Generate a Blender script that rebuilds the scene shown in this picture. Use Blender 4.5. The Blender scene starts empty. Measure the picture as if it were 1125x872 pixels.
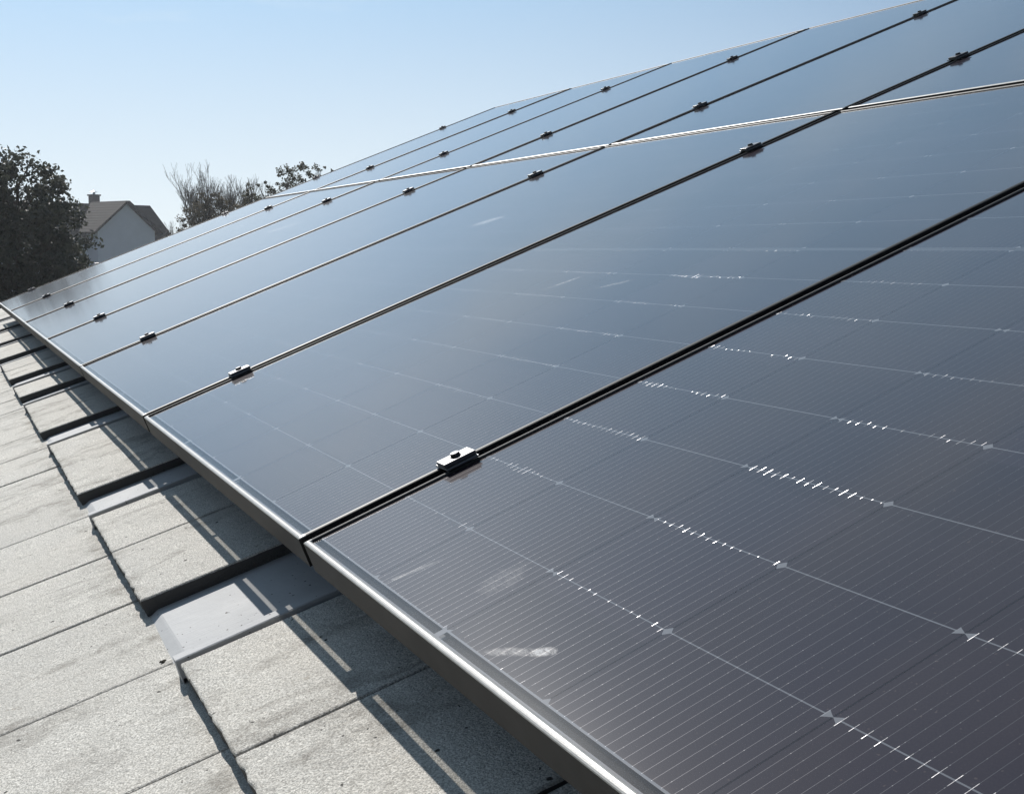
import bpy, bmesh, math, random
import numpy as np
from mathutils import Vector, Matrix
random.seed(7); RNG = np.random.default_rng(7)
SC = bpy.context.scene
COL = SC.collection

# ------------------------------------------------------------------ roof frame (X along the eave, V up the slope, N out of the roof)
PITCH = math.radians(22); CP, SP = math.cos(PITCH), math.sin(PITCH)
ORIGIN = Vector((0, 0, 5.5))
ROOF = Matrix(((1, 0, 0, 0), (0, CP, -SP, 0), (0, SP, CP, 5.5), (0, 0, 0, 1)))
def rp(x, v, n=0.0): return ROOF @ Vector((x, v, n))

# ------------------------------------------------------------------ camera
cam_d = bpy.data.cameras.new('camera'); cam = bpy.data.objects.new('camera', cam_d); COL.objects.link(cam)
cam_d.sensor_width = 36; cam_d.lens = 46.36; cam_d.clip_start = 0.02; cam_d.clip_end = 6000
_r = Vector((0.40120749, 0.9159748, 0.0047654)); _f = Vector((-0.91031848, 0.39929706, -0.10900519)); _f.normalize()
_u = _r.cross(_f).normalized(); _r = _f.cross(_u).normalized()
cam.matrix_world = Matrix(((_r.x, _u.x, -_f.x, 0.2066), (_r.y, _u.y, -_f.y, -0.3501), (_r.z, _u.z, -_f.z, 5.8070), (0, 0, 0, 1)))
SC.camera = cam

# ------------------------------------------------------------------ sky, sun, exposure
S = Vector((-1.42, 0.32, 1.0)); S.normalize(); SUN = (ROOF.to_3x3() @ S).normalized()
ELEV = math.asin(SUN.z); AZ = math.atan2(SUN.x, SUN.y)
world = bpy.data.worlds.new('World'); SC.world = world; world.use_nodes = True
nt = world.node_tree; nt.nodes.clear()
sky = nt.nodes.new('ShaderNodeTexSky'); sky.sky_type = 'NISHITA'; sky.sun_disc = False
sky.sun_elevation = ELEV; sky.sun_rotation = AZ; sky.altitude = 200; sky.air_density = 0.40; sky.dust_density = 0.35; sky.ozone_density = 2.0
tc = nt.nodes.new('ShaderNodeTexCoord'); mp = nt.nodes.new('ShaderNodeMapping'); mp.inputs['Scale'].default_value = (1.6, 1.6, 11)
mp.inputs['Rotation'].default_value = (0.08, 0.05, 0.3); mp.inputs['Location'].default_value = (1.7, 0.9, 0.28)
nz = nt.nodes.new('ShaderNodeTexNoise'); nz.inputs['Scale'].default_value = 2.1; nz.inputs['Detail'].default_value = 5; nz.inputs['Roughness'].default_value = 0.55
rmp = nt.nodes.new('ShaderNodeMapRange'); rmp.inputs['From Min'].default_value = 0.46; rmp.inputs['From Max'].default_value = 0.72; rmp.inputs['To Max'].default_value = 0.42
mx = nt.nodes.new('ShaderNodeMix'); mx.data_type = 'RGBA'; mx.inputs[7].default_value = (8.2, 13.2, 18.2, 1)
bg = nt.nodes.new('ShaderNodeBackground'); bg.inputs['Strength'].default_value = 0.05
ow = nt.nodes.new('ShaderNodeOutputWorld')
L = nt.links.new
L(tc.outputs['Generated'], mp.inputs['Vector']); L(mp.outputs[0], nz.inputs['Vector']); L(nz.outputs['Fac'], rmp.inputs['Value'])

vm = nt.nodes.new('ShaderNodeVectorMath'); vm.operation = 'DOT_PRODUCT'; vm.inputs[1].default_value = SUN
L(tc.outputs['Generated'], vm.inputs[0])
hz = nt.nodes.new('ShaderNodeMapRange'); hz.interpolation_type = 'SMOOTHSTEP'; hz.inputs['From Min'].default_value = 0.44; hz.inputs['From Max'].default_value = 0.95; hz.inputs['To Min'].default_value = 0.0; hz.inputs['To Max'].default_value = 0.72
L(vm.outputs['Value'], hz.inputs['Value'])
ad = nt.nodes.new('ShaderNodeMath'); ad.operation = 'MULTIPLY_ADD'; ad.use_clamp = True; L(rmp.outputs[0], ad.inputs[0]); ad.inputs[1].default_value = 0.0; L(hz.outputs[0], ad.inputs[2])
L(ad.outputs[0], mx.inputs[0]); L(sky.outputs[0], mx.inputs[6]); 
sz = nt.nodes.new('ShaderNodeSeparateXYZ'); L(tc.outputs['Generated'], sz.inputs[0])
hr = nt.nodes.new('ShaderNodeMapRange'); hr.interpolation_type = 'SMOOTHSTEP'; hr.inputs['From Min'].default_value = -0.02; hr.inputs['From Max'].default_value = 0.26; hr.inputs['To Min'].default_value = 0.85; hr.inputs['To Max'].default_value = 0.0
L(sz.outputs[2], hr.inputs['Value'])
h2 = nt.nodes.new('ShaderNodeMapRange'); h2.inputs['From Min'].default_value = 0.25; h2.inputs['From Max'].default_value = 0.8; L(vm.outputs['Value'], h2.inputs['Value'])
hm = nt.nodes.new('ShaderNodeMath'); hm.operation = 'MULTIPLY'; L(hr.outputs[0], hm.inputs[0]); L(h2.outputs[0], hm.inputs[1])
ca_ = nt.nodes.new('ShaderNodeMath'); ca_.operation = 'MAXIMUM'; L(hm.outputs[0], ca_.inputs[0]); L(rmp.outputs[0], ca_.inputs[1])
m2 = nt.nodes.new('ShaderNodeMix'); m2.data_type = 'RGBA'; m2.inputs[7].default_value = (13.3, 14.3, 14.4, 1)
L(ca_.outputs[0], m2.inputs[0]); L(mx.outputs[2], m2.inputs[6]); L(m2.outputs[2], bg.inputs['Color']); L(bg.outputs[0], ow.inputs['Surface'])
sun_d = bpy.data.lights.new('sun', 'SUN'); sun_d.energy = 5.0; sun_d.angle = math.radians(0.53); sun_d.color = (1.0, 0.96, 0.91)
sun = bpy.data.objects.new('sun', sun_d); COL.objects.link(sun); sun.location = (-20, 0, 30)
sun.rotation_euler = SUN.to_track_quat('Z', 'Y').to_euler()
SC.view_settings.view_transform = 'Standard'; SC.view_settings.look = 'None'; SC.view_settings.gamma = 1; SC.view_settings.exposure = 0.35
SC.cycles.transparent_max_bounces = 16; SC.cycles.max_bounces = 6

# ------------------------------------------------------------------ helpers
def tag(o, label=None, cat=None, group=None, kind=None):
    if label: o['label'] = label
    if cat: o['category'] = cat
    if group: o['group'] = group
    if kind: o['kind'] = kind
    return o
def link(name, me, parent=None, mw=None):
    o = bpy.data.objects.new(name, me); COL.objects.link(o)
    if mw is not None: o.matrix_world = mw
    if parent: o.parent = parent
    return o
def mesh(name, vs, fs, mat, smooth=False):
    me = bpy.data.meshes.new(name); me.from_pydata([tuple(v) for v in vs], [], fs); me.update()
    if smooth: me.polygons.foreach_set('use_smooth', [True] * len(me.polygons))
    if mat: me.materials.append(mat)
    return me
class MB:
    def __init__(s): s.v = []; s.f = []
    def add(s, vs, fs):
        b = len(s.v); s.v += [tuple(v) for v in vs]; s.f += [tuple(i + b for i in f) for f in fs]
    def box(s, x0, x1, y0, y1, z0, z1, bev=0.0):
        if bev <= 0:
            s.add([(x0,y0,z0),(x1,y0,z0),(x1,y1,z0),(x0,y1,z0),(x0,y0,z1),(x1,y0,z1),(x1,y1,z1),(x0,y1,z1)],
                  [(0,3,2,1),(4,5,6,7),(0,1,5,4),(1,2,6,5),(2,3,7,6),(3,0,4,7)])
        else:
            b = bev; bm = bmesh.new(); bmesh.ops.create_cube(bm, size=1)
            for v in bm.verts: v.co = Vector(((x0+x1)/2 + v.co.x*(x1-x0), (y0+y1)/2 + v.co.y*(y1-y0), (z0+z1)/2 + v.co.z*(z1-z0)))
            bmesh.ops.bevel(bm, geom=list(bm.edges), offset=b, segments=2, affect='EDGES', profile=0.5)
            bm.verts.index_update(); s.add([v.co[:] for v in bm.verts], [[v.index for v in f.verts] for f in bm.faces]); bm.free()
    def cyl(s, c, r0, r1, h, n=16, axis=2):
        vs = []
        for k, (r, z) in enumerate(((r0, 0), (r1, h))):
            for i in range(n):
                a = 2*math.pi*i/n; p = [r*math.cos(a), r*math.sin(a), z]
                if axis == 0: p = [z, p[0], p[1]]
                vs.append((c[0]+p[0], c[1]+p[1], c[2]+p[2]))
        s.add(vs, [tuple(range(n))[::-1], tuple(range(n, 2*n))] + [(i, (i+1) % n, n+(i+1) % n, n+i) for i in range(n)])
    def tube(s, a, b, ra, rb, n=5):
        a = Vector(a); b = Vector(b); d = (b - a).normalized(); t = d.orthogonal().normalized(); w = d.cross(t)
        vs = [a + (t*math.cos(2*math.pi*i/n) + w*math.sin(2*math.pi*i/n))*ra for i in range(n)] + [b + (t*math.cos(2*math.pi*i/n) + w*math.sin(2*math.pi*i/n))*rb for i in range(n)]
        s.add(vs, [(i, (i+1) % n, n+(i+1) % n, n+i) for i in range(n)])
    def build(s, name, mat, parent=None, mw=None, smooth=False): return link(name, mesh(name, s.v, s.f, mat, smooth), parent, mw)

class NT:
    def __init__(s, name):
        s.m = bpy.data.materials.new(name); s.m.use_nodes = True; s.t = s.m.node_tree; s.t.nodes.clear()
        s.out = s.t.nodes.new('ShaderNodeOutputMaterial')
    def n(s, typ, **kw):
        nd = s.t.nodes.new(typ)
        for k, v in kw.items(): setattr(nd, k, v)
        return nd
    def set(s, sock, v):
        if isinstance(v, bpy.types.NodeSocket): s.t.links.new(v, sock)
        else: sock.default_value = v
    def M(s, op, a, b=None, c=None):
        nd = s.n('ShaderNodeMath', operation=op); s.set(nd.inputs[0], a)
        if b is not None: s.set(nd.inputs[1], b)
        if c is not None: s.set(nd.inputs[2], c)
        return nd.outputs[0]
    def lt(s, a, b): return s.M('LESS_THAN', a, b)
    def gt(s, a, b): return s.M('GREATER_THAN', a, b)
    def mul(s, *a):
        r = a[0]
        for x in a[1:]: r = s.M('MULTIPLY', r, x)
        return r
    def mx(s, *a):
        r = a[0]
        for x in a[1:]: r = s.M('MAXIMUM', r, x)
        return r
    def band(s, v, lo, hi): return s.mul(s.gt(v, lo), s.lt(v, hi))
    def inv(s, a): return s.M('SUBTRACT', 1.0, a)
    def mixc(s, f, a, b):
        nd = s.n('ShaderNodeMix', data_type='RGBA'); s.set(nd.inputs[0], f); s.set(nd.inputs[6], a); s.set(nd.inputs[7], b); return nd.outputs[2]
    def mixf(s, f, a, b):
        nd = s.n('ShaderNodeMix', data_type='FLOAT'); s.set(nd.inputs[0], f); s.set(nd.inputs[2], a); s.set(nd.inputs[3], b); return nd.outputs[0]
    def noise(s, vec, scale, detail=3, rough=0.5, dist=0.0):
        nd = s.n('ShaderNodeTexNoise'); s.set(nd.inputs['Vector'], vec); nd.inputs['Scale'].default_value = scale; nd.inputs['Detail'].default_value = detail
        nd.inputs['Roughness'].default_value = rough; nd.inputs['Distortion'].default_value = dist; return nd.outputs['Fac']
    def rng(s, v, a, b, c=0.0, d=1.0):
        nd = s.n('ShaderNodeMapRange'); s.set(nd.inputs['Value'], v); nd.inputs['From Min'].default_value = a; nd.inputs['From Max'].default_value = b
        nd.inputs['To Min'].default_value = c; nd.inputs['To Max'].default_value = d; return nd.outputs[0]
    def mapv(s, vec, scale=(1,1,1), loc=(0,0,0), rot=(0,0,0), typ='POINT'):
        nd = s.n('ShaderNodeMapping', vector_type=typ); s.set(nd.inputs['Vector'], vec)
        nd.inputs['Scale'].default_value = scale; nd.inputs['Location'].default_value = loc; nd.inputs['Rotation'].default_value = rot; return nd.outputs[0]
    def roofco(s):   # roof coordinates of the shaded point
        g = s.n('ShaderNodeNewGeometry'); return s.mapv(g.outputs['Position'], loc=(0, 0, 5.5), rot=(PITCH, 0, 0), typ='TEXTURE')
    def obj(s): return s.n('ShaderNodeTexCoord').outputs['Object']
    def bump(s, h, dist, strength=1.0):
        nd = s.n('ShaderNodeBump'); s.set(nd.inputs['Height'], h); nd.inputs['Distance'].default_value = dist; nd.inputs['Strength'].default_value = strength; return nd.outputs[0]
    def prin(s, **kw):
        p = s.n('ShaderNodeBsdfPrincipled')
        for k, v in kw.items(): s.set(p.inputs[k.replace('_', ' ')], v)
        return p
    def done(s, sh): s.t.links.new(sh, s.out.inputs['Surface']); return s.m
def rgb(r, g, b): return (r, g, b, 1)

def simple(name, col, rough=0.6, metal=0.0, nscale=None, var=0.25, bump=0.0, spec=0.5):
    k = NT(name); c = rgb(*col); kw = dict(Roughness=rough, Metallic=metal, Specular_IOR_Level=spec)
    if nscale:
        n = k.noise(k.obj(), nscale, 4); c = k.mixc(n, rgb(*[x*(1-var) for x in col]), rgb(*[min(1, x*(1+var)) for x in col]))
        if bump: kw['Normal'] = k.bump(n, bump)
    return k.done(k.prin(Base_Color=c, **kw).outputs[0])

# ------------------------------------------------------------------ materials
PW, PH, GAP = 1.134, 1.688, 0.020
PITCHX, PITCHV = PW + GAP, PH + GAP
CW, CH = 0.187, 0.1026

def mat_laminate():
    k = NT('solar_glass'); sep = k.n('ShaderNodeSeparateXYZ'); k.set(sep.inputs[0], k.obj()); lx, ly, lz = sep.outputs
    x = k.M('SUBTRACT', lx, PW/2); cx = k.M('DIVIDE', x, CW); ax = k.M('ABSOLUTE', x)
    xc = k.mul(k.M('SUBTRACT', k.M('FRACT', k.M('ADD', cx, 50.0)), 0.5), CW); axc = k.M('ABSOLUTE', xc)
    cid = k.M('FLOOR', k.M('ADD', cx, 50.0)); odd = k.M('MODULO', cid, 2.0)
    bid = k.M('MODULO', k.M('ROUND', k.M('ADD', cx, 50.0)), 2.0)       # 1 at bow-tie joints
    yy = k.M('SUBTRACT', k.M('ABSOLUTE', k.M('SUBTRACT', ly, PH/2)), 0.0040); r = k.M('DIVIDE', yy, CH)
    yc = k.mul(k.M('SUBTRACT', k.M('FRACT', r), 0.5), CH); ayc = k.M('ABSOLUTE', yc)
    inx = k.lt(ax, 3*CW - 0.0005); iny = k.band(r, 0.0, 8.0)
    incell = k.mul(inx, iny)
    a = k.M('SUBTRACT', CW/2, axc); b = k.M('SUBTRACT', CH/2, ayc)
    cellx = k.gt(a, 0.0008); celly = k.gt(b, 0.00035)
    fw = k.M('MODULO', k.M('ADD', k.M('DIVIDE', xc, 0.0115), 50.0), 1.0); dw = k.mul(k.M('ABSOLUTE', k.M('SUBTRACT', fw, 0.5)), 0.0115)
    wire = k.mul(k.lt(dw, 0.00017), incell, k.gt(a, 0.0018))
    pfr = k.M('FRACT', k.mul(r, 7.0)); dp = k.mul(k.M('ABSOLUTE', k.M('SUBTRACT', pfr, 0.5)), CH/7)
    wn = k.n('ShaderNodeTexWhiteNoise', noise_dimensions='2D'); cmb = k.n('ShaderNodeCombineXYZ')
    k.set(cmb.inputs[0], k.M('FLOOR', k.M('DIVIDE', x, 0.0115))); k.set(cmb.inputs[1], k.M('FLOOR', k.mul(r, 7.0))); k.set(wn.inputs['Vector'], cmb.outputs[0])
    pad = k.mul(k.lt(dw, 0.00031), k.lt(dp, 0.00045), incell, k.gt(a, 0.0018), k.mul(k.gt(wn.outputs['Value'], 0.45), wn.outputs['Value']))
    bend = k.mul(k.lt(dw, 0.00024), k.lt(b, k.rng(k.noise(k.obj(), 14, 3), 0.35, 0.68, 0.0, 0.0075)), incell, k.gt(a, 0.0018))
    gb = k.mul(bend, odd)
    rowline = k.mul(k.lt(b, 0.00058), incell)
    diam = k.mul(k.lt(k.M('ADD', a, k.mul(b, 1.0)), 0.0052), k.inv(bid))
    bow = k.mul(k.lt(k.mul(b, 1.9), a), k.lt(a, 0.0075), bid)
    mark = k.mul(k.mx(diam, bow), incell, k.inv(k.lt(k.M('ABSOLUTE', k.M('SUBTRACT', r, 4.0)), -1.0)))
    t = k.M('SUBTRACT', yy, 8*CH)                                     # end margins
    rib = k.mx(k.band(t, -0.0006, 0.0014), k.band(t, 0.0097, 0.0112))
    hcon = k.mul(k.band(t, 0.0, 0.011), k.lt(a, 0.0045), bid)
    cen = k.mul(k.band(k.M('ABSOLUTE', k.M('SUBTRACT', ly, PH/2)), 0.0012, 0.0024), inx)
    ribbon = k.mx(k.mul(k.mx(rib, hcon), k.lt(ax, 3*CW - 0.004)), cen)
    light = k.mx(wire, pad, rowline, ribbon, mark)
    silver = k.mx(wire, pad, gb)
    trans = k.mul(k.mx(k.mul(k.gt(t, 0.0), k.inv(ribbon), 0.85), k.mul(k.mul(k.lt(a, 0.0009), 0.45), inx), k.mul(k.inv(inx), 0.8)), k.inv(mark), k.inv(ribbon))
    rc = k.roofco()
    # cells, slightly different one from the next
    wc = k.n('ShaderNodeTexWhiteNoise', noise_dimensions='3D'); cm2 = k.n('ShaderNodeCombineXYZ'); oi = k.n('ShaderNodeObjectInfo')
    k.set(cm2.inputs[0], cid); k.set(cm2.inputs[1], k.M('FLOOR', k.M('DIVIDE', ly, CH))); k.set(cm2.inputs[2], k.mul(oi.outputs['Random'], 97.0)); k.set(wc.inputs['Vector'], cm2.outputs[0])
    cell = k.mixc(wc.outputs['Value'], rgb(0.017, 0.012, 0.018), rgb(0.023, 0.017, 0.025))
    col = k.mixc(light, cell, rgb(0.042, 0.042, 0.048))
    col = k.mixc(k.mx(rowline, cen), col, rgb(0.11, 0.115, 0.13)); col = k.mixc(mark, col, rgb(0.13, 0.135, 0.15)); col = k.mixc(k.mx(rib, hcon), col, rgb(0.13, 0.14, 0.16)); col = k.mixc(k.mx(pad, gb), col, rgb(0.09, 0.09, 0.095))
    # dust film and smears
    dn = k.noise(k.mapv(rc, scale=(1.0, 0.55, 1)), 2.2, 6, 0.6, 0.3); dn2 = k.noise(rc, 700, 2, 0.6)
    speck = k.rng(k.noise(rc, 260, 1, 0.5), 0.73, 0.78)
    film = k.mul(k.rng(dn, 0.3, 0.75, 0.0, 0.045), k.rng(dn2, 0.35, 0.65, 0.75, 1.15))
    dust = k.M('ADD', film, k.mul(speck, 0.11))
    grime = k.mul(k.rng(ly, 0.0075, 0.024, 0.26, 0.0), k.rng(k.noise(rc, 35, 4, 0.6), 0.35, 0.6)); dust = k.M('ADD', dust, grime)
    spx = k.n('ShaderNodeSeparateXYZ'); k.set(spx.inputs[0], rc); X, V, _ = spx.outputs
    smn = k.noise(k.mapv(rc, scale=(1, 1, 1)), 60, 4, 0.6, 0.6)
    sm = None
    for (cx_, cv_, du, dv, ang, amt) in ((-0.672, 0.036, 0.030, 0.006, 30, 0.35), (-0.645, 0.051, 0.012, 0.006, 25, 0.8), (-0.919, 0.047, 0.030, 0.0045, 76, 0.25), (-2.944, 1.035, 0.050, 0.026, 30, 0.40),
                                         (-1.835, 0.69, 0.034, 0.008, 65, 0.22), (-1.66, 0.694, 0.034, 0.007, 33, 0.2), (-5.31, 1.09, 0.12, 0.035, 30, 0.30), (-4.6, 0.9, 0.10, 0.03, 35, 0.2), (-0.80, 0.09, 0.02, 0.03, 30, 0.10)):
        ca, sa = math.cos(math.radians(ang)), math.sin(math.radians(ang))
        p = k.M('SUBTRACT', X, cx_); q = k.M('SUBTRACT', V, cv_)
        e = k.M('DIVIDE', k.M('ADD', k.mul(p, ca), k.mul(q, sa)), du); g = k.M('DIVIDE', k.M('SUBTRACT', k.mul(q, ca), k.mul(p, sa)), dv)
        d = k.M('SQRT', k.M('ADD', k.mul(e, e), k.mul(g, g)))
        m = k.mul(k.rng(k.M('ADD', d, k.mul(k.M('SUBTRACT', smn, 0.5), 1.4)), 0.55, 1.15, amt, 0.0))
        sm = m if sm is None else k.mx(sm, m)
    sm = k.mul(sm, k.rng(k.noise(k.mapv(rc, scale=(1, 3, 1), rot=(0, 0, 0.5)), 170, 4, 0.7), 0.36, 0.60, 0.15, 1.1))
    dust = k.M('MINIMUM', k.M('ADD', dust, sm), 1.0)
    col = k.mixc(dust, col, rgb(0.25, 0.20, 0.165))
    col = k.mixc(sm, col, rgb(0.5, 0.5, 0.5))
    rough = k.M('ADD', k.mixf(gb, k.mixf(silver, 0.40, 0.44), 0.26), k.mul(dust, 0.18))
    # the wire bends over the cell joints are real little slopes
    slope = k.mul(k.mul(k.M('SUBTRACT', k.M('FRACT', r), k.gt(k.M('FRACT', r), 0.5)), CH), k.mul(gb, k.M('MULTIPLY_ADD', wn.outputs['Value'], -0.3, -0.08)))
    tex = k.noise(rc, 900, 2, 0.5)
    hgt = k.M('ADD', slope, k.mul(tex, 0.00003))
    nrm = k.bump(hgt, 1.0, 1.0)
    p = k.prin(Base_Color=col, Roughness=rough, Metallic=k.mx(k.mul(silver, 0.38), k.mul(gb, 0.85)), Specular_IOR_Level=0.006, Normal=nrm, Coat_Weight=1.0, Coat_Roughness=0.09, Coat_IOR=1.34)
    tr = k.n('ShaderNodeBsdfTransparent'); tr.inputs[0].default_value = rgb(0.86, 0.85, 0.83)
    gl = k.n('ShaderNodeBsdfGlossy'); gl.inputs['Roughness'].default_value = 0.09; fr = k.n('ShaderNodeFresnel'); fr.inputs[0].default_value = 1.36
    tg = k.n('ShaderNodeMixShader'); k.set(tg.inputs[0], k.mul(fr.outputs[0], k.inv(k.n('ShaderNodeNewGeometry').outputs['Backfacing']))); k.set(tg.inputs[1], tr.outputs[0]); k.set(tg.inputs[2], gl.outputs[0])
    ms = k.n('ShaderNodeMixShader'); k.set(ms.inputs[0], k.mul(trans, 0.95)); k.set(ms.inputs[1], p.outputs[0]); k.set(ms.inputs[2], tg.outputs[0])
    return k.done(ms.outputs[0])

def mat_tile():
    k = NT('concrete_tile'); rc = k.roofco()
    at = k.n('ShaderNodeAttribute', attribute_name='tile_tone'); tone = at.outputs['Fac']
    sand = k.noise(rc, 480, 3, 0.75); grit = k.noise(rc, 150, 4, 0.7); big = k.noise(rc, 9, 5, 0.6, 0.6)
    strk = k.noise(k.mapv(rc, scale=(9, 2.2, 1), rot=(0, 0, 0.5)), 2.0, 5, 0.65, 1.2)
    c = k.mixc(k.rng(sand, 0.40, 0.60), rgb(0.27, 0.26, 0.235), rgb(0.81, 0.785, 0.725))
    c = k.mixc(k.mul(k.rng(grit, 0.50, 0.72), 0.35), c, rgb(0.27, 0.265, 0.25))
    c = k.mixc(k.mul(k.rng(big, 0.42, 0.7), 0.28), c, rgb(0.34, 0.33, 0.31))
    c = k.mixc(k.mul(k.rng(strk, 0.57, 0.72), 0.6), c, rgb(0.17, 0.155, 0.135))
    c = k.mixc(k.mul(tone, 0.34), c, rgb(0.36, 0.35, 0.33))
    warm = k.rng(k.noise(rc, 3.3, 3, 0.6), 0.4, 0.7); c = k.mixc(k.mul(warm, 0.25), c, rgb(0.50, 0.46, 0.40))
    smr = k.mul(k.rng(k.noise(k.mapv(rc, scale=(4.2, 1.6, 1), rot=(0, 0, -0.35)), 2.6, 3, 0.5, 0.4), 0.55, 0.66), k.rng(k.noise(rc, 22, 4, 0.7, 1.0), 0.40, 0.60)); c = k.mixc(k.mul(smr, 0.6), c, rgb(0.16, 0.145, 0.125))
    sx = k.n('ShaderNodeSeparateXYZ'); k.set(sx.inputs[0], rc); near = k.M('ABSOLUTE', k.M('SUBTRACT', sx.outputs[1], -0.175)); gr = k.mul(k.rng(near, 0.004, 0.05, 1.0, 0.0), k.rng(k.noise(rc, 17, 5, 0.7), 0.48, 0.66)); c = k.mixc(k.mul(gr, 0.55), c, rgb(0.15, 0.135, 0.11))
    edge = k.n('ShaderNodeAttribute', attribute_name='tile_edge_shade').outputs['Fac']; c = k.mixc(edge, c, rgb(0.085, 0.083, 0.08))  # side faces coloured darker to paint in their shade
    spot = k.rng(k.noise(rc, 95, 1, 0.4), 0.765, 0.79); c = k.mixc(spot, c, rgb(0.04, 0.038, 0.035))
    lich = k.mul(k.rng(k.noise(rc, 28, 4, 0.7), 0.66, 0.72), 0.35); c = k.mixc(lich, c, rgb(0.16, 0.12, 0.07))
    h = k.M('ADD', k.mul(sand, 0.6), k.M('ADD', grit, k.mul(big, 1.2)))
    return k.done(k.prin(Base_Color=c, Roughness=0.9, Specular_IOR_Level=0.25, Normal=k.bump(h, 0.0022, 1.0)).outputs[0])

def mat_flash():
    k = NT('zinc_sheet'); rc = k.roofco(); n = k.noise(rc, 14, 5, 0.6); fine = k.noise(k.mapv(rc, scale=(1, 0.1, 1)), 300, 2)
    c = k.mixc(n, rgb(0.37, 0.375, 0.38), rgb(0.44, 0.445, 0.45)); sp = k.rng(k.noise(rc, 150, 1, 0.4), 0.735, 0.76); c = k.mixc(sp, c, rgb(0.06, 0.055, 0.05))
    return k.done(k.prin(Base_Color=c, Roughness=k.rng(n, 0.3, 0.7, 0.6, 0.75), Metallic=0.0, Specular_IOR_Level=0.06, Normal=k.bump(k.M('ADD', k.mul(n, 3.0), fine), 0.0006)).outputs[0])
def mat_frame():
    k = NT('anodised_frame'); o = k.obj(); n = k.noise(o, 900, 2); d = k.noise(o, 18, 5, 0.6)
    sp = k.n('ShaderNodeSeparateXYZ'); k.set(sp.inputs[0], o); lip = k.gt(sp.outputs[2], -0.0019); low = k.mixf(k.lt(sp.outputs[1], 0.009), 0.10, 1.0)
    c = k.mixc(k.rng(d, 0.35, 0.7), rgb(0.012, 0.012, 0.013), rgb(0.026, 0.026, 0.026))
    lip_highlight = k.mul(lip, k.rng(k.noise(k.mapv(o, scale=(1, 1, 1)), 45, 5, 0.7), 0.25, 0.75, 0.55, 1.0), low); c = k.mixc(lip_highlight, c, rgb(0.30, 0.295, 0.28))  # sun highlight on the lip painted as paler colour, strongest on the lower edge
    scr = k.rng(k.noise(k.mapv(o, scale=(3, 3, 90)), 30, 3, 0.6), 0.62, 0.70); c = k.mixc(k.mul(scr, k.inv(lip), 0.25), c, rgb(0.09, 0.09, 0.09))
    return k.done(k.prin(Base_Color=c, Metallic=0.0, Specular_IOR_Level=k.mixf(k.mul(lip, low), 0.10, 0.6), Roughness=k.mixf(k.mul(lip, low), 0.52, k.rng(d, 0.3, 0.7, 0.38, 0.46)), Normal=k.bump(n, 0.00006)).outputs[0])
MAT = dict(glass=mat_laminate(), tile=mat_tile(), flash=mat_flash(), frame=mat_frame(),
    clamp=simple('clamp_aluminium', (0.11, 0.11, 0.115), 0.38, 0.7, 300, 0.2), bolt=simple('dark_bolt', (0.03, 0.03, 0.035), 0.35, 0.8), boltlight=simple('steel_bolt', (0.5, 0.5, 0.5), 0.3, 1.0),
    rail=simple('rail_aluminium', (0.35, 0.35, 0.36), 0.4, 0.9, 40), under=simple('roofing_underlay', (0.05, 0.05, 0.052), 0.9, 0, 8),
    wood=simple('fascia_wood', (0.16, 0.11, 0.07), 0.7, 0, 6), render=simple('white_render', (0.62, 0.60, 0.56), 0.9, 0, 5, 0.08),
    gutter=simple('gutter_zinc', (0.35, 0.36, 0.37), 0.45, 0.7, 8), moss=simple('dark_moss', (0.035, 0.032, 0.022), 1.0, 0, 400, 0.5),
    hwall=simple('house_render', (0.62, 0.66, 0.76), 0.9, 0, 1.2, 0.10), brick=simple('chimney_brick', (0.12, 0.10, 0.095), 0.9, 0, 6), cowl=simple('chimney_cowl_steel', (0.6, 0.62, 0.64), 0.4, 0.6),
    pane=simple('window_pane', (0.02, 0.025, 0.03), 0.08, 0, None), pframe=simple('window_frame_white', (0.7, 0.7, 0.7), 0.5),
    bark=simple('bark', (0.07, 0.055, 0.042), 0.95, 0, 12, 0.35), bark2=simple('grey_bark', (0.13, 0.11, 0.095), 0.95, 0, 12, 0.3))
def mat_roof2():
    k = NT('far_roof_tiles'); o = k.obj(); w = k.n('ShaderNodeTexWave', wave_type='BANDS', bands_direction='Z'); k.set(w.inputs['Vector'], o); w.inputs['Scale'].default_value = 1.6; w.inputs['Distortion'].default_value = 0.4
    n = k.noise(o, 3, 5, 0.6); c = k.mixc(n, rgb(0.008, 0.007, 0.008), rgb(0.020, 0.017, 0.018)); c = k.mixc(k.mul(w.outputs['Fac'], 0.25), c, rgb(0.012, 0.010, 0.010))
    return k.done(k.prin(Base_Color=c, Specular_IOR_Level=0.08, Roughness=0.85, Normal=k.bump(w.outputs['Fac'], 0.012)).outputs[0])
MAT['roof2'] = mat_roof2()
def mat_leaf(name, a, b):
    k = NT(name); g = k.n('ShaderNodeNewGeometry'); n = k.noise(k.obj(), 2.0, 3)
    f = k.M('MULTIPLY_ADD', g.outputs['Random Per Island'], 0.6, k.mul(n, 0.4)); c = k.mixc(f, rgb(*a), rgb(*b))
    p = k.prin(Base_Color=c, Roughness=0.6, Specular_IOR_Level=0.3); tl = k.n('ShaderNodeBsdfTranslucent'); k.set(tl.inputs[0], c)
    ms = k.n('ShaderNodeMixShader'); ms.inputs[0].default_value = 0.25; k.set(ms.inputs[1], p.outputs[0]); k.set(ms.inputs[2], tl.outputs[0])
    return k.done(ms.outputs[0])
MAT['leaf_dark'] = mat_leaf('dark_foliage', (0.045, 0.050, 0.040), (0.10, 0.105, 0.08))
MAT['leaf_brown'] = mat_leaf('brown_foliage', (0.07, 0.06, 0.03), (0.15, 0.12, 0.075))
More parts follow.
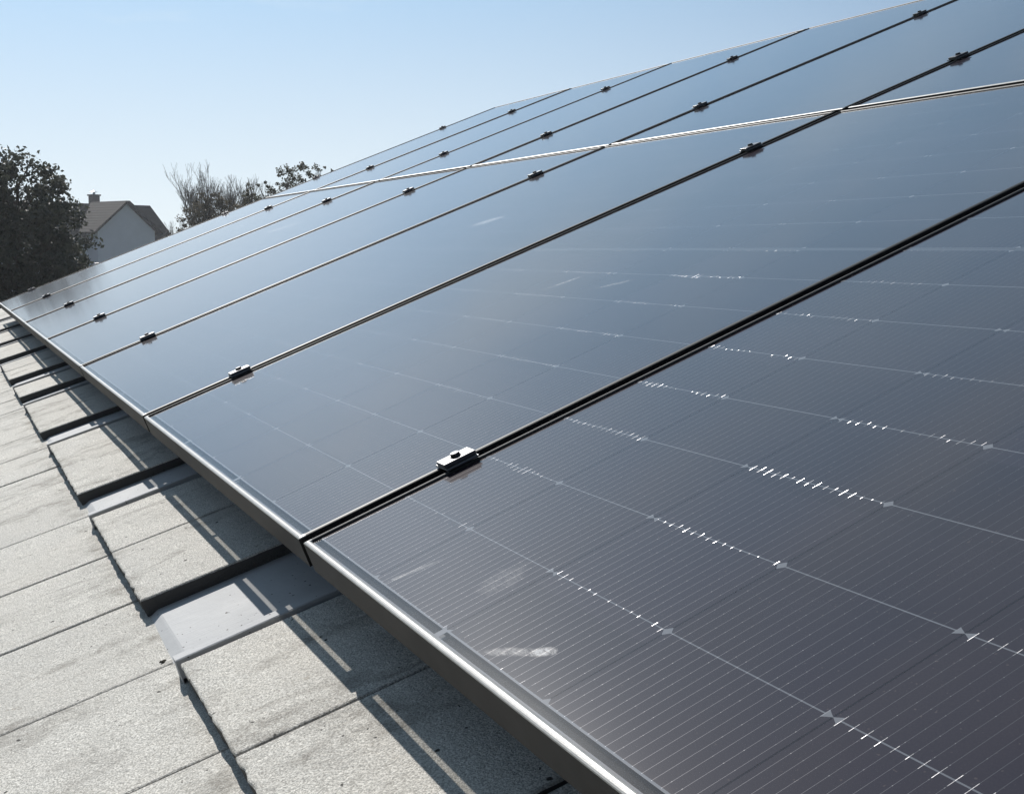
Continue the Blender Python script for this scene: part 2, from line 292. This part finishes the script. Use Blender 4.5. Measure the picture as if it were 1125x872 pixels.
MAT['leaf_olive'] = mat_leaf('olive_foliage', (0.05, 0.055, 0.025), (0.11, 0.10, 0.055))
def mat_grass():
    k = NT('grass'); o = k.obj(); n = k.noise(o, 0.25, 6, 0.65); n2 = k.noise(o, 7, 4, 0.7)
    c = k.mixc(n, rgb(0.045, 0.065, 0.022), rgb(0.11, 0.11, 0.05)); c = k.mixc(k.mul(n2, 0.5), c, rgb(0.06, 0.07, 0.03))
    return k.done(k.prin(Base_Color=c, Roughness=0.95, Normal=k.bump(n2, 0.05)).outputs[0])
MAT['grass'] = mat_grass()

# ------------------------------------------------------------------ ground
g = MB(); R_ = 3000; N_ = 24
g.add([(x*R_/N_*2 - R_, y*R_/N_*2 - R_, 0) for y in range(N_+1) for x in range(N_+1)], [(y*(N_+1)+x, y*(N_+1)+x+1, (y+1)*(N_+1)+x+1, (y+1)*(N_+1)+x) for y in range(N_) for x in range(N_)])
tag(g.build('ground', MAT['grass']), kind='structure')

# ------------------------------------------------------------------ the tiled roof and its house
ROOF_END = -9.75; ROOF_START = 2.2
house = link('tiled_house', None); tag(house, 'white house under the solar array, with a roof of pale flat concrete tiles', 'house')
deck = MB(); deck.box(ROOF_END, ROOF_START, -0.86, 3.95, -0.235, -0.175)
roof = deck.build('roof', MAT['under'], house, ROOF)
def inv_parent(o, parent): o.parent = parent; o.matrix_parent_inverse = parent.matrix_world.inverted()
roof.matrix_world = ROOF
# course 2 joints as seen (X = -u) : [(u0, u1, kind)]
C2 = []
def fill(u0, u1):
    n = max(1, round((u1-u0)/0.305)); return [(u0+(u1-u0)*i/n, u0+(u1-u0)*(i+1)/n, 't') for i in range(n)]
C2 += fill(-2.05, 0.075) + [(0.075, 0.38, 'm')] + [(0.38, 0.68, 't'), (0.68, 0.983, 't'), (0.983, 1.287, 't'), (1.287, 1.585, 'm'), (1.585, 1.90, 't'), (1.90, 2.195, 't'), (2.195, 2.437, 'm'),
       (2.437, 2.78, 't'), (2.78, 3.127, 't'), (3.127, 3.395, 'm'), (3.395, 3.71, 't'), (3.71, 4.028, 't'), (4.028, 4.274, 'm'), (4.274, 4.60, 't'), (4.60, 4.906, 'm'),
       (4.906, 5.21, 't'), (5.21, 5.52, 't'), (5.52, 5.83, 'm'), (5.83, 6.13, 't'), (6.13, 6.42, 't'), (6.42, 6.70, 'm'), (6.70, 7.02, 't'), (7.02, 7.33, 't'), (7.33, 7.62, 'm'),
       (7.62, 7.92, 't'), (7.92, 8.22, 't'), (8.22, 8.5, 'm')] + fill(8.5, 9.72)
C1J = [1.069, 1.378, 1.681, 1.990, 2.330, 2.645]
C1 = fill(-2.05, 1.069) + [(C1J[i], C1J[i+1], 't') for i in range(5)] + fill(2.645, 9.72)
def off(o_): return fill(-2.05, -2.05+o_) + fill(-2.05+o_, 9.72)

def tile_course(name, v0, v1, n0, n1, tiles, seed, detail=True):
    rg = random.Random(seed); vs = []; fs = []; tones = []; edges = []
    for (a, b, kd) in tiles:
        if kd != 't': continue
        g_ = 0.0019; x0, x1 = -b + g_ + rg.uniform(-.0006, .0006), -a - g_ + rg.uniform(-.0006, .0006); va = v0 + rg.uniform(-.0016, .0016)
        dz = rg.uniform(-.0012, .0012); dz2 = rg.uniform(-.001, .001); th = 0.026
        nx, ny = (26, 30) if detail else (4, 4); j = 0.0007 if detail else 0
        pts = []
        for i in range(nx): pts.append((x0+(x1-x0)*i/nx, va, 1))
        for i in range(ny): pts.append((x1, va+(v1-va)*i/ny, 0))
        for i in range(nx): pts.append((x1-(x1-x0)*i/nx, v1, 0))
        for i in range(ny): pts.append((x0, v1-(v1-va)*i/ny, 0))
        # chipped, slightly wavy rim
        ring = []
        for (px, pv, fr) in pts:
            jj = j*(1.1 if fr else 0.5); ring.append((px+rg.uniform(-jj, jj)*0.6, pv+rg.gauss(0, jj)))
        cx, cv = (x0+x1)/2, (va+v1)/2; b0 = len(vs); n = len(ring)
        def H(px, pv): return n0+(n1-n0)*(pv-v0)/(v1-v0) + dz + dz2*(px-cx)/(0.15)
        def ins(px, pv, d): return (px + (d if px < cx-0.12 else -d if px > cx+0.12 else 0), pv + (d if pv < va+0.01 else 0))
        for lvl in range(4):
            for (px, pv) in ring:
                if lvl == 0: q = ins(px, pv, 0.001); vs.append((q[0], q[1], H(px, pv)-th))
                elif lvl == 1: vs.append((px, pv, H(px, pv)-0.0026+rg.uniform(-.0004, .0004)*detail))
                elif lvl == 2: q = ins(px, pv, 0.0011); vs.append((q[0], q[1], H(px, pv)-0.0008))
                else: q = ins(px, pv, 0.0032); vs.append((q[0], q[1], H(px, pv)))
        for l in range(3):
            for i in range(n): fs.append((b0+l*n+i, b0+l*n+(i+1) % n, b0+(l+1)*n+(i+1) % n, b0+(l+1)*n+i))
        fs.append(tuple(b0+3*n+i for i in range(n))); fs.append(tuple(b0+i for i in range(n))[::-1])
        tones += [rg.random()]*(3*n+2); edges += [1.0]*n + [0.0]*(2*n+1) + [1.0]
    me = mesh(name, vs, fs, MAT['tile']); at = me.attributes.new('tile_tone', 'FLOAT', 'FACE'); at.data.foreach_set('value', tones); at = me.attributes.new('tile_edge_shade', 'FLOAT', 'FACE'); at.data.foreach_set('value', edges)
    o = link(name, me); o.parent = roof; return o
V2 = -0.162; EXPO = 0.345
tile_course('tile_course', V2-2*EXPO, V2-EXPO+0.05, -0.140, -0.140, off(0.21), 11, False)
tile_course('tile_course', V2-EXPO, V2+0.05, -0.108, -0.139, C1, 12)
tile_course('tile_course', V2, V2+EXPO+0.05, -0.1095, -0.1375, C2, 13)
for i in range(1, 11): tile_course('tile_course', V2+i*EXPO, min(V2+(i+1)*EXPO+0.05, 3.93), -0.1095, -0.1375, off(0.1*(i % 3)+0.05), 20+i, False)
# metal tiles let into the course where the hooks pass
for (a, b, kd) in C2:
    if kd != 'm': continue
    x0, x1 = -b, -a; th = 0.0016; mb = MB(); vf = V2
    topn, pan = -0.1065, -0.1315
    # cross profile along X from the far side (under the neighbour) to the near rim
    prof = [(x0-0.02, pan), (x0+0.03, pan), ((x0+x1)/2, pan+0.0006), (x1-0.044, pan), (x1-0.036, pan+0.004), (x1-0.028, topn-0.001), (x1-0.026, topn), (x1-0.008, topn), (x1-0.006, topn-0.001), (x1-0.0055, topn-0.022)]
    rows = [(vf-0.004, 2), (vf-0.002, 1.0), (vf+0.013, 0.12), (vf+0.016, 0.0), (vf+0.12, 0), (vf+0.36, 0)]
    vs = []
    for (v, dr) in rows:
        for i, (px, pn) in enumerate(prof):
            if i >= 5: vs.append((px, v, (pn if dr < 1.5 else pn - 0.028 if i < 9 else pn-0.010) - 0.06*max(0, v-vf)))
            else: vs.append((px, v, pn - (0.006 if dr >= 1 else 0.006*dr) - (0.002 if dr > 1.5 else 0) - 0.06*max(0, v-vf-0.016)))
    n = len(prof); fs = [(r*n+i, r*n+i+1, (r+1)*n+i+1, (r+1)*n+i) for r in range(len(rows)-1) for i in range(n-1)]
    mb.add(vs, fs); mb.add([(x, v, z-th) for x, v, z in vs], [f[::-1] for f in fs])
    o = mb.build('metal_tile', MAT['flash'], roof); o['label'] = 'smooth grey sheet metal tile with a raised rim between concrete tiles'
rc_ = MB()
for i in range(29):
    x0 = ROOF_START - 0.41*(i+1); rc_.cyl((x0, 3.95, -0.175), 0.085, 0.092, 0.43, 14, 0)
rc_.build('ridge_cap', MAT['tile'], roof)
# back slope, walls, fascia, gutter
def W(x, v, n): return rp(x, v, n)
e = rp(0, -0.86, -0.235); rg_ = rp(0, 3.95, -0.235); yb = 2*rg_.y - e.y
bk = MB(); bk.add([(ROOF_END, rg_.y, rg_.z), (ROOF_START, rg_.y, rg_.z), (ROOF_START, yb, e.z), (ROOF_END, yb, e.z), (ROOF_END, rg_.y, rg_.z+.1), (ROOF_START, rg_.y, rg_.z+.1), (ROOF_START, yb, e.z+.1), (ROOF_END, yb, e.z+.1)],
       [(0,1,2,3), (4,7,6,5), (0,4,5,1), (1,5,6,2), (2,6,7,3), (3,7,4,0)])
bo = bk.build('back_slope', MAT['tile']); bo.parent = roof; bo.matrix_parent_inverse = ROOF.inverted()
wl = MB(); xa, xb, ya, y2 = ROOF_END+0.35, ROOF_START-0.35, e.y+0.55, yb-0.55
def under(y): return e.z + math.tan(PITCH)*(min(y, 2*rg_.y-y)-e.y) - 0.02
pr = [(ya, 0), (y2, 0), (y2, under(y2)), (rg_.y, under(rg_.y)), (ya, under(ya))]
wl.add([(xa, y, z) for y, z in pr] + [(xb, y, z) for y, z in pr], [(0,1,2,3,4)[::-1], (5,6,7,8,9)] + [(i, (i+1) % 5, 5+(i+1) % 5, 5+i) for i in range(5)])
wl.build('wall', MAT['render'], house)
gt = MB(); gs = []; gx0, gx1 = ROOF_END, ROOF_START; gy, gz = e.y-0.03, e.z+0.02
for i in range(11):
    a = math.pi + math.pi*i/10; gs.append((gy-0.045+0.065*math.cos(a), gz+0.065*math.sin(a)))
gt.add([(gx0, y, z) for y, z in gs] + [(gx1, y, z) for y, z in gs] + [(gx0, y, z-0.002) for y, z in gs] + [(gx1, y, z-0.002) for y, z in gs],
       [(i, i+1, 12+i, 11+i) for i in range(10)] + [(22+i, 33+i, 34+i, 23+i) for i in range(10)])
gt.build('gutter', MAT['gutter'], house)
fb = MB(); fb.box(gx0, gx1, e.y+0.002, e.y+0.03, e.z-0.16, e.z-0.005); fb.build('fascia_board', MAT['wood'], house)

# ------------------------------------------------------------------ solar panels
def frame_mesh():
    prof = [(0.009, -0.0335), (0.0018, -0.0335), (0.0018, -0.0072), (0.0079, -0.0072), (0.0079, -0.0026), (0.0073, -0.0014), (0.0062, -0.0005), (0.0050, 0.0), (0.0034, -0.0002), (0.0018, -0.0006), (0.0006, -0.0011), (0.0, -0.0020), (0.0, -0.035), (0.009, -0.035)]
    vs = []
    for d, z in prof:
        e_ = min(d, 0.0079) if z > -0.02 else min(d, 0.0018) if z > -0.034 else min(d, 0.0019)
        vs += [(d, e_, z), (PW-d, e_, z), (PW-d, PH-e_, z), (d, PH-e_, z)]
    n = len(prof); fs = []
    for i in range(n):
        j = (i+1) % n
        for c in range(4): fs.append((i*4+c, j*4+c, j*4+(c+1) % 4, i*4+(c+1) % 4))
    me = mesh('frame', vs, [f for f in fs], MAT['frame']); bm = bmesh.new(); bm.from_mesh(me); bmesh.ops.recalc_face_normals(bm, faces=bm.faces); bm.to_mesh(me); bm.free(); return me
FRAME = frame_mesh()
lm = MB(); lm.box(0.0025, PW-0.0025, 0.0025, PH-0.0025, -0.0068, -0.0028); LAMI = mesh('glass_laminate', lm.v, lm.f, MAT['glass'])
jb = MB()
for jx in (0.567,): jb.box(jx-0.06, jx+0.06, PH/2-0.012, PH/2+0.012, -0.022, -0.0071, 0.002)
JB = mesh('junction_box', jb.v, jb.f, MAT['bolt'])
ORD = ['nearest the camera', 'second from the camera', 'third from the camera', 'fourth from the camera', 'fifth from the camera', 'sixth from the camera', 'farthest from the camera, by the dark tree']
for k_ in range(7):
    for r_ in range(2):
        root = link('solar_panel', None, None, ROOF @ Matrix.Translation((-(k_*PITCHX+0.01) - PW + random.uniform(-.0006, .0006), r_*PITCHV, random.uniform(-.0005, .0005))))
        if k_ or r_: root.rotation_euler.x += random.uniform(-.0006, .0006)
        tag(root, 'black framed solar panel in the %s row, %s' % (('lower', 'upper')[r_], ORD[k_]), 'solar panel', 'solar panels mounted in two rows on the roof')
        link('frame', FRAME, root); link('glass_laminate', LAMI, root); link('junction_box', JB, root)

# ------------------------------------------------------------------ rails and hooks beneath
for i, v in enumerate((0.197, 1.436, 2.058, 2.988)):
    rl = MB(); rl.box(-8.12, 0.02, v-0.02, v+0.02, -0.0755, -0.036, 0.001)
    o = rl.build('mounting_rail', MAT['rail'], None, ROOF); tag(o, 'long aluminium rail under the panels, %s from the eave' % ('first', 'second', 'third', 'fourth')[i], 'rail', 'mounting rails under the array')
    for x in (-0.23, -1.43, -2.31, -3.26, -4.15, -4.75, -5.67, -6.56, -7.47):
        hk = MB(); hk.box(x-0.015, x+0.015, v-0.026, v-0.0205, -0.106, -0.04); hk.box(x-0.015, x+0.015, v-0.10, v-0.0205, -0.112, -0.1065); hk.build('roof_hook', MAT['rail'], o)

# ------------------------------------------------------------------ clamps
def clamp_meshes(end=False):
    m = MB(); L_ = 0.0205
    hw = 0.0185
    x0 = -hw; x1 = hw if not end else 0.010
    if not end:
        m.box(x0, x1, -L_, L_, 0.0003, 0.0024, 0.0004)              # wings lying on the two frames
        m.box(-0.0125, 0.0125, -L_+.0003, L_-.0003, 0.0026, 0.0072, 0.0006)
    else:
        m.box(0.0, 0.0185, -L_, L_, 0.0003, 0.0024, 0.0004); m.box(-0.010, 0.009, -L_+.0003, L_-.0003, -0.034, 0.0072, 0.0006)
    m.box(-0.006, 0.006, -0.012, 0.012, -0.034, 0.0002)
    b = MB(); b.cyl((0, 0, 0.0073), 0.0068, 0.0066, 0.0008, 20); b.cyl((0, 0, 0.0082), 0.0058, 0.0052, 0.0032, 18)
    return mesh('clamp_body', m.v, m.f, MAT['clamp']), mesh('bolt', b.v, b.f, MAT['bolt'])
CM, BM_ = clamp_meshes(); EM, _ = clamp_meshes(True)
CV = (0.197, 1.436, 2.058, 2.988); SEAM = ['nearest', 'second nearest', 'third nearest', 'fourth nearest', 'fifth nearest', 'farthest']
HT = ['lowest', 'second from the eave', 'third from the eave', 'topmost']
for s in range(1, 8):
    for j, v in enumerate(CV):
        if s == 1 and j in (1, 2, 3): continue
        end = s == 7
        root = link('panel_clamp', None, None, ROOF @ Matrix.Translation((-s*PITCHX + (0.010 if end else 0), v + random.uniform(-.004, .004), 0.0008)))
        root.rotation_euler.z += random.uniform(-.012, .012)
        if end: lb = 'small dark end clamp at the far edge of the array, %s' % HT[j]
        elif s == 1: lb = 'large grey clamp with a black bolt on the nearest seam between panels'
        else: lb = 'dark clamp on the %s panel seam, %s of four' % (SEAM[s-1], HT[j])
        tag(root, lb, 'clamp', 'clamps holding the panel frames')
        link('clamp_body', EM if end else CM, root); link('bolt', BM_, root)

# ------------------------------------------------------------------ moss crumbs on the tiles
def clump(r, seed):
    rg = random.Random(seed); bm = bmesh.new()
    for _ in range(6):
        mt = Matrix.Translation((rg.uniform(-r, r), rg.uniform(-r, r), r*0.35)) @ Matrix.Diagonal((rg.uniform(.5, 1), rg.uniform(.4, .9), rg.uniform(.4, .7), 1))
        bmesh.ops.create_icosphere(bm, subdivisions=2, radius=r*0.7, matrix=mt)
    for v in bm.verts: v.co += Vector((rg.gauss(0, 1), rg.gauss(0, 1), rg.gauss(0, 1)))*r*0.10
    me = bpy.data.meshes.new('moss_clump'); bm.to_mesh(me); bm.free(); me.materials.append(MAT['moss']); return me
for i, (u, v, r, lb) in enumerate(((1.395, -0.176, 0.0042, 'largest dark moss crumb, at a tile joint beside the nearest metal tile'), (1.405, -0.187, 0.0026, 'small dark moss crumb left of the largest one by the tile joint'),
        (1.115, -0.205, 0.0036, 'dark moss crumb on the pale tile at the bottom edge of the photo'), (1.545, -0.182, 0.0022, 'tiny brown crumb near the far corner of the nearest metal tile'),
        (1.575, -0.190, 0.0018, 'tiny brown crumb on pale tile, farthest of the pair by the metal tile'), (0.905, 0.050, 0.0024, 'dark crumb on a shaded tile under the nearest panel edge'))):
    nn = (-0.139 + (v-V2)*-0.09) if v < V2 else -0.109-(v-V2)*0.071
    o = link('moss_clump', clump(r, i), None, ROOF @ Matrix.Translation((-u, v, nn))); tag(o, lb, 'moss', 'dark moss crumbs on the roof tiles')

# ------------------------------------------------------------------ far house with a gabled wing
A_ = math.radians(25); HM = Matrix.Translation((-99.0, 12.68, 0)) @ Matrix.Rotation(A_, 4, 'Z')
fh = link('gabled_house', None, None, HM); tag(fh, 'distant house with a blue-grey gable wall, brown roof and chimney behind the dark tree', 'house')
w = MB(); wz = 9.15
w.add([(0, -2.35, 0), (0, 2.35, 0), (0, 2.35, 7.2), (0, 0, wz), (0, -2.35, 7.2), (-4.5, -2.35, 0), (-4.5, 2.35, 0), (-4.5, 2.35, 7.2), (-4.5, 0, wz), (-4.5, -2.35, 7.2)],
      [(0,1,2,3,4), (0,4,9,5), (1,6,7,2), (2,7,8,3), (3,8,9,4)])
w.add([(-1.3, -10, 0), (-1.3, 4.6, 0), (-1.3, 4.6, 6.45), (-1.3, -10, 6.45), (-7.7, -10, 0), (-7.7, 4.6, 0), (-7.7, 4.6, 6.45), (-7.7, -10, 6.45), (-4.5, 4.6, 9.0), (-4.5, -10, 9.0)],
      [(0,1,2,3), (1,5,6,8,2), (5,4,7,6), (4,0,3,9,7)])
w.build('wall', MAT['hwall'], fh)
rf = MB()
def slab(p0, p1, p2, p3, th=0.16):
    a_ = [Vector(p) for p in (p0, p1, p2, p3)]; nn = (a_[1]-a_[0]).cross(a_[3]-a_[0]).normalized()
    if nn.z < 0: nn = -nn
    rf.add([p[:] for p in a_] + [(p+nn*th)[:] for p in a_], [(0,1,2,3), (7,6,5,4), (0,4,5,1), (1,5,6,2), (2,6,7,3), (3,7,4,0)])
slab((0.35, 0, 9.24), (-4.4, 0, 9.24), (-4.4, -2.75, 6.96), (0.35, -2.75, 6.96)); slab((0.35, 0.001, 9.24), (-4.4, 0.001, 9.24), (-4.4, 2.75, 6.96), (0.35, 2.75, 6.96))
slab((-4.5, -10.3, 9.12), (-4.5, 4.9, 9.12), (-0.85, 4.9, 6.18), (-0.85, -10.3, 6.18)); slab((-4.501, -10.3, 9.12), (-4.501, 4.9, 9.12), (-8.15, 4.9, 6.18), (-8.15, -10.3, 6.18))
rfo = rf.build('roof', MAT['roof2'], fh)
ch = MB(); ch.box(-5.75, -5.15, 0.45, 1.05, 8.0, 9.85, 0.01); ch.box(-5.82, -5.08, 0.38, 1.12, 9.86, 9.97, 0.01); co = ch.build('chimney', MAT['brick'], rfo)
cw = MB(); cw.cyl((-5.45, 0.75, 9.97), 0.10, 0.10, 0.16, 12); cw.cyl((-5.45, 0.75, 10.14), 0.30, 0.08, 0.12, 14); cwo = cw.build('chimney_cowl', MAT['cowl'], fh)
for (y0, y1, z0, z1) in ((-0.55, 0.55, 3.3, 4.6), (-1.6, -0.5, 0.9, 2.2), (0.5, 1.6, 0.9, 2.2)):
    wi = MB(); wi.box(0.002, 0.05, y0-0.07, y1+0.07, z0-0.07, z1+0.07); wf = wi.build('window', MAT['pframe'], fh)
    pn = MB(); pn.box(0.052, 0.06, y0, y1, z0, z1); pn.build('pane', MAT['pane'], wf)

# ------------------------------------------------------------------ trees
def leaves(name, centers, radii, per, size, mat, parent, seed, squash=0.8):
    rg = np.random.default_rng(seed); C = np.repeat(np.array(centers), per, 0); Rr = np.repeat(np.array(radii), per)
    d = rg.normal(size=C.shape); d /= np.linalg.norm(d, axis=1)[:, None]; rad = Rr * rg.random(len(C))**0.6
    P = C + d*rad[:, None]*np.array([1, 1, squash]); n = len(P)
    a = rg.normal(size=(n, 3)); a /= np.linalg.norm(a, axis=1)[:, None]; b = np.cross(a, rg.normal(size=(n, 3))); b /= np.linalg.norm(b, axis=1)[:, None]
    s = size*(0.5+rg.random(n))[:, None]
    V = np.stack([P-a*s, P-b*s*0.55, P+a*s, P+b*s*0.55], 1).reshape(-1, 3)
    me = bpy.data.meshes.new(name); me.vertices.add(len(V)); me.vertices.foreach_set('co', V.ravel())
    me.loops.add(n*4); me.loops.foreach_set('vertex_index', np.arange(n*4, dtype=np.int32)); me.polygons.add(n); me.polygons.foreach_set('loop_start', np.arange(0, n*4, 4, dtype=np.int32))
    me.update(calc_edges=True); me.materials.append(mat); return link(name, me, parent)
def limbs(mb, p, d, length, r, depth, rg, spread=0.5, up=0.25, tips=None, kids=(2, 4), nseg=3, minr=0.004):
    q = Vector(p); dd = Vector(d).normalized()
    for i in range(nseg):
        dd = (dd + Vector((rg.gauss(0, .12), rg.gauss(0, .12), rg.gauss(0, .06)+up*0.15))).normalized(); e_ = q + dd*length/nseg
        r1 = max(minr, r*(1-0.45/nseg)); mb.tube(q, e_, r, r1, 7 if depth > 3 else 4 if depth > 1 else 3); q = e_; r = r1
        if depth > 0 and i < nseg-1 and rg.random() < 0.75:
            sd = (dd + Vector((rg.gauss(0, spread), rg.gauss(0, spread), abs(rg.gauss(0, spread*0.5))+up))).normalized(); limbs(mb, q, sd, length*rg.uniform(.5, .75), r*0.55, depth-1, rg, spread, up, tips, kids, nseg, minr)
    if depth == 0:
        if tips is not None: tips.append(q[:])
        return
    for _ in range(rg.randint(*kids)):
        sd = (dd + Vector((rg.gauss(0, spread), rg.gauss(0, spread), rg.gauss(0, spread*0.6)+up))).normalized(); limbs(mb, q, sd, length*rg.uniform(.6, .85), r*0.7, depth-1, rg, spread, up, tips, kids, nseg, minr)

def dense_tree(name, base, prof, n, per, crad, size, mat, seed, label, shell=0.55):
    """prof: [(z, radius)] of the crown"""
    rg = random.Random(seed); root = link(name, None, None, Matrix.Translation(base)); tag(root, label, 'tree', 'trees and shrubs beyond the roof')
    zs = [p[0] for p in prof]; rs = [p[1] for p in prof]; C = []; R = []
    tot = sum(rs)
    while len(C) < n:
        z = rg.uniform(zs[0], zs[-1]); rr = float(np.interp(z, zs, rs))
        if rg.random() > rr/max(rs) or (name == 'evergreen_tree' and z > 6.75 and rg.random() > 0.5): continue
        a = rg.uniform(0, 2*math.pi); q = rr*(shell+(1-shell)*rg.random())*(1+0.16*math.sin(a*3+z*2)+0.10*math.sin(a*7-z*5)); C.append((q*math.cos(a), q*math.sin(a), z)); R.append(crad*rg.uniform(.5, 1.25))
    t = MB(); H = zs[-1]; t.tube((0, 0, -0.1), (0.05, 0, H*0.5), 0.16, 0.11, 10); t.tube((0.05, 0, H*0.5), (0, 0.05, H*0.93), 0.11, 0.025, 8)
    for i in range(0, len(C), 5):
        c = Vector(C[i]); z = max(0.4, c.z-0.6); t.tube((0, 0, z), c, 0.03, 0.007, 4)
    t.build('trunk', MAT['bark'], root); leaves('crown', C, R, per, size, mat, root, seed); return root
# the dark evergreen: dense body, looser top
dense_tree('evergreen_tree', (-30.2, 1.35, 0), [(0.7, 1.4), (2.5, 1.75), (4.5, 1.75), (5.6, 1.55), (6.3, 1.35), (6.9, 1.2), (7.25, 1.05), (7.5, 0.8), (7.75, 0.3)], 1000, 95, 0.33, 0.047, MAT['leaf_dark'], 3, 'tall dense dark evergreen tree with a ragged top at the left edge', 0.35)
dense_tree('evergreen_tree', (-31.0, -1.2, 0), [(0.7, 1.1), (3.0, 1.5), (5.5, 1.4), (6.9, 1.0), (7.6, 0.3)], 380, 55, 0.34, 0.065, MAT['leaf_dark'], 4, 'dark evergreen tree left of the tall one, cut by the photo edge', 0.35)
dense_tree('evergreen_tree', (-31.0, 2.62, 0), [(0.5, 0.6), (3.0, 0.75), (4.8, 0.7), (5.5, 0.45), (6.0, 0.12)], 200, 60, 0.26, 0.055, MAT['leaf_dark'], 5, 'lower dark shrub-like tree in front of the far house wall', 0.3)
def bare_tree(base, h0, seed, label, n=5, spread=0.33, height=3.0, lean=0.28, minr=0.006, depth=4):
    rg = random.Random(seed); root = link('bare_tree', None, None, Matrix.Translation(base)); tag(root, label, 'tree', 'trees and shrubs beyond the roof')
    t = MB(); t.tube((0, 0, -0.1), (0, 0, h0), 0.15, 0.11, 9); t.build('trunk', MAT['bark2'], root); b = MB(); tips = []
    for i in range(n):
        a = 2*math.pi*i/n + rg.uniform(-.4, .4); limbs(b, (0, 0, h0-0.02), (lean*math.cos(a), lean*math.sin(a), 1), height*rg.uniform(.34, .46), 0.07, depth, rg, spread, 0.35, tips, (2, 3), 3, minr)
    b.build('branches', MAT['bark2'], root); return root
bare_tree((-58.8, 10.75, 0), 5.4, 31, 'bare upright tree behind the brown bush, left of two', 8, 0.20, 3.15, 0.22, 0.0045, 4)
bare_tree((-58.5, 12.15, 0), 5.6, 32, 'bare upright tree between the brown bush and the leafy twigs', 7, 0.20, 2.9, 0.20, 0.0045, 4)
bare_tree((-60.5, 9.75, 0), 5.0, 33, 'small pale bare tree right beside the far house', 5, 0.30, 1.9, 0.30, 0.0045, 3)
dense_tree('brown_bush', (-57.5, 10.65, 0), [(1.0, 0.5), (4.0, 1.1), (6.2, 1.2), (7.3, 1.15), (7.9, 0.9), (8.25, 0.35)], 420, 38, 0.22, 0.05, MAT['leaf_brown'], 41, 'rounded brown-green bush at the foot of the bare trees', 0.4)
dense_tree('brown_bush', (-57.2, 11.55, 0), [(1.0, 0.5), (4.0, 0.75), (6.8, 0.9), (7.7, 0.7), (8.05, 0.25)], 200, 30, 0.2, 0.045, MAT['leaf_brown'], 46, 'lower brown bush under the second bare tree', 0.4)
dense_tree('olive_tree', (-53.0, 11.5, 0), [(1.0, 0.2), (5.0, 0.35), (7.2, 0.40), (8.2, 0.28), (8.8, 0.08)], 120, 26, 0.15, 0.045, MAT['leaf_olive'], 42, 'thin dark leafy sapling just right of the bare trees', 0.2)
dense_tree('olive_tree', (-53.2, 12.15, 0), [(1.0, 0.3), (5.0, 0.7), (8.0, 0.6), (8.45, 0.4), (8.65, 0.1)], 200, 30, 0.17, 0.045, MAT['leaf_olive'], 43, 'low leafy shrub between the sapling and the olive bush', 0.3)
dense_tree('olive_tree', (-53.0, 12.95, 0), [(1.0, 0.3), (5.0, 0.5), (8.5, 0.5), (8.95, 0.36), (9.2, 0.1)], 240, 34, 0.17, 0.045, MAT['leaf_olive'], 44, 'olive green bush with tufted top above the array edge', 0.3)
dense_tree('olive_tree', (-52.8, 13.65, 0), [(1.0, 0.3), (5.0, 0.5), (8.8, 0.5), (9.15, 0.34), (9.4, 0.1)], 240, 34, 0.17, 0.045, MAT['leaf_olive'], 45, 'tallest olive tuft beside the array edge', 0.3)
dense_tree('olive_tree', (-52.6, 14.35, 0), [(1.0, 0.3), (5.0, 0.5), (9.0, 0.4), (9.25, 0.26), (9.4, 0.05)], 170, 30, 0.15, 0.045, MAT['leaf_olive'], 47, 'rightmost small tuft, touching the array edge', 0.3)

# ------------------------------------------------------------------ thin haze in the air
hb = MB(); hb.box(-170, 40, -70, 110, -1.0, 12.0)
hk_ = NT('haze_air'); hv = hk_.n('ShaderNodeVolumePrincipled'); hv.inputs['Color'].default_value = rgb(0.90, 0.94, 1.0); hv.inputs['Density'].default_value = 0.00055; hv.inputs['Anisotropy'].default_value = 0.4
hk_.t.links.new(hv.outputs[0], hk_.out.inputs['Volume'])
tag(hb.build('haze', hk_.m), kind='stuff')
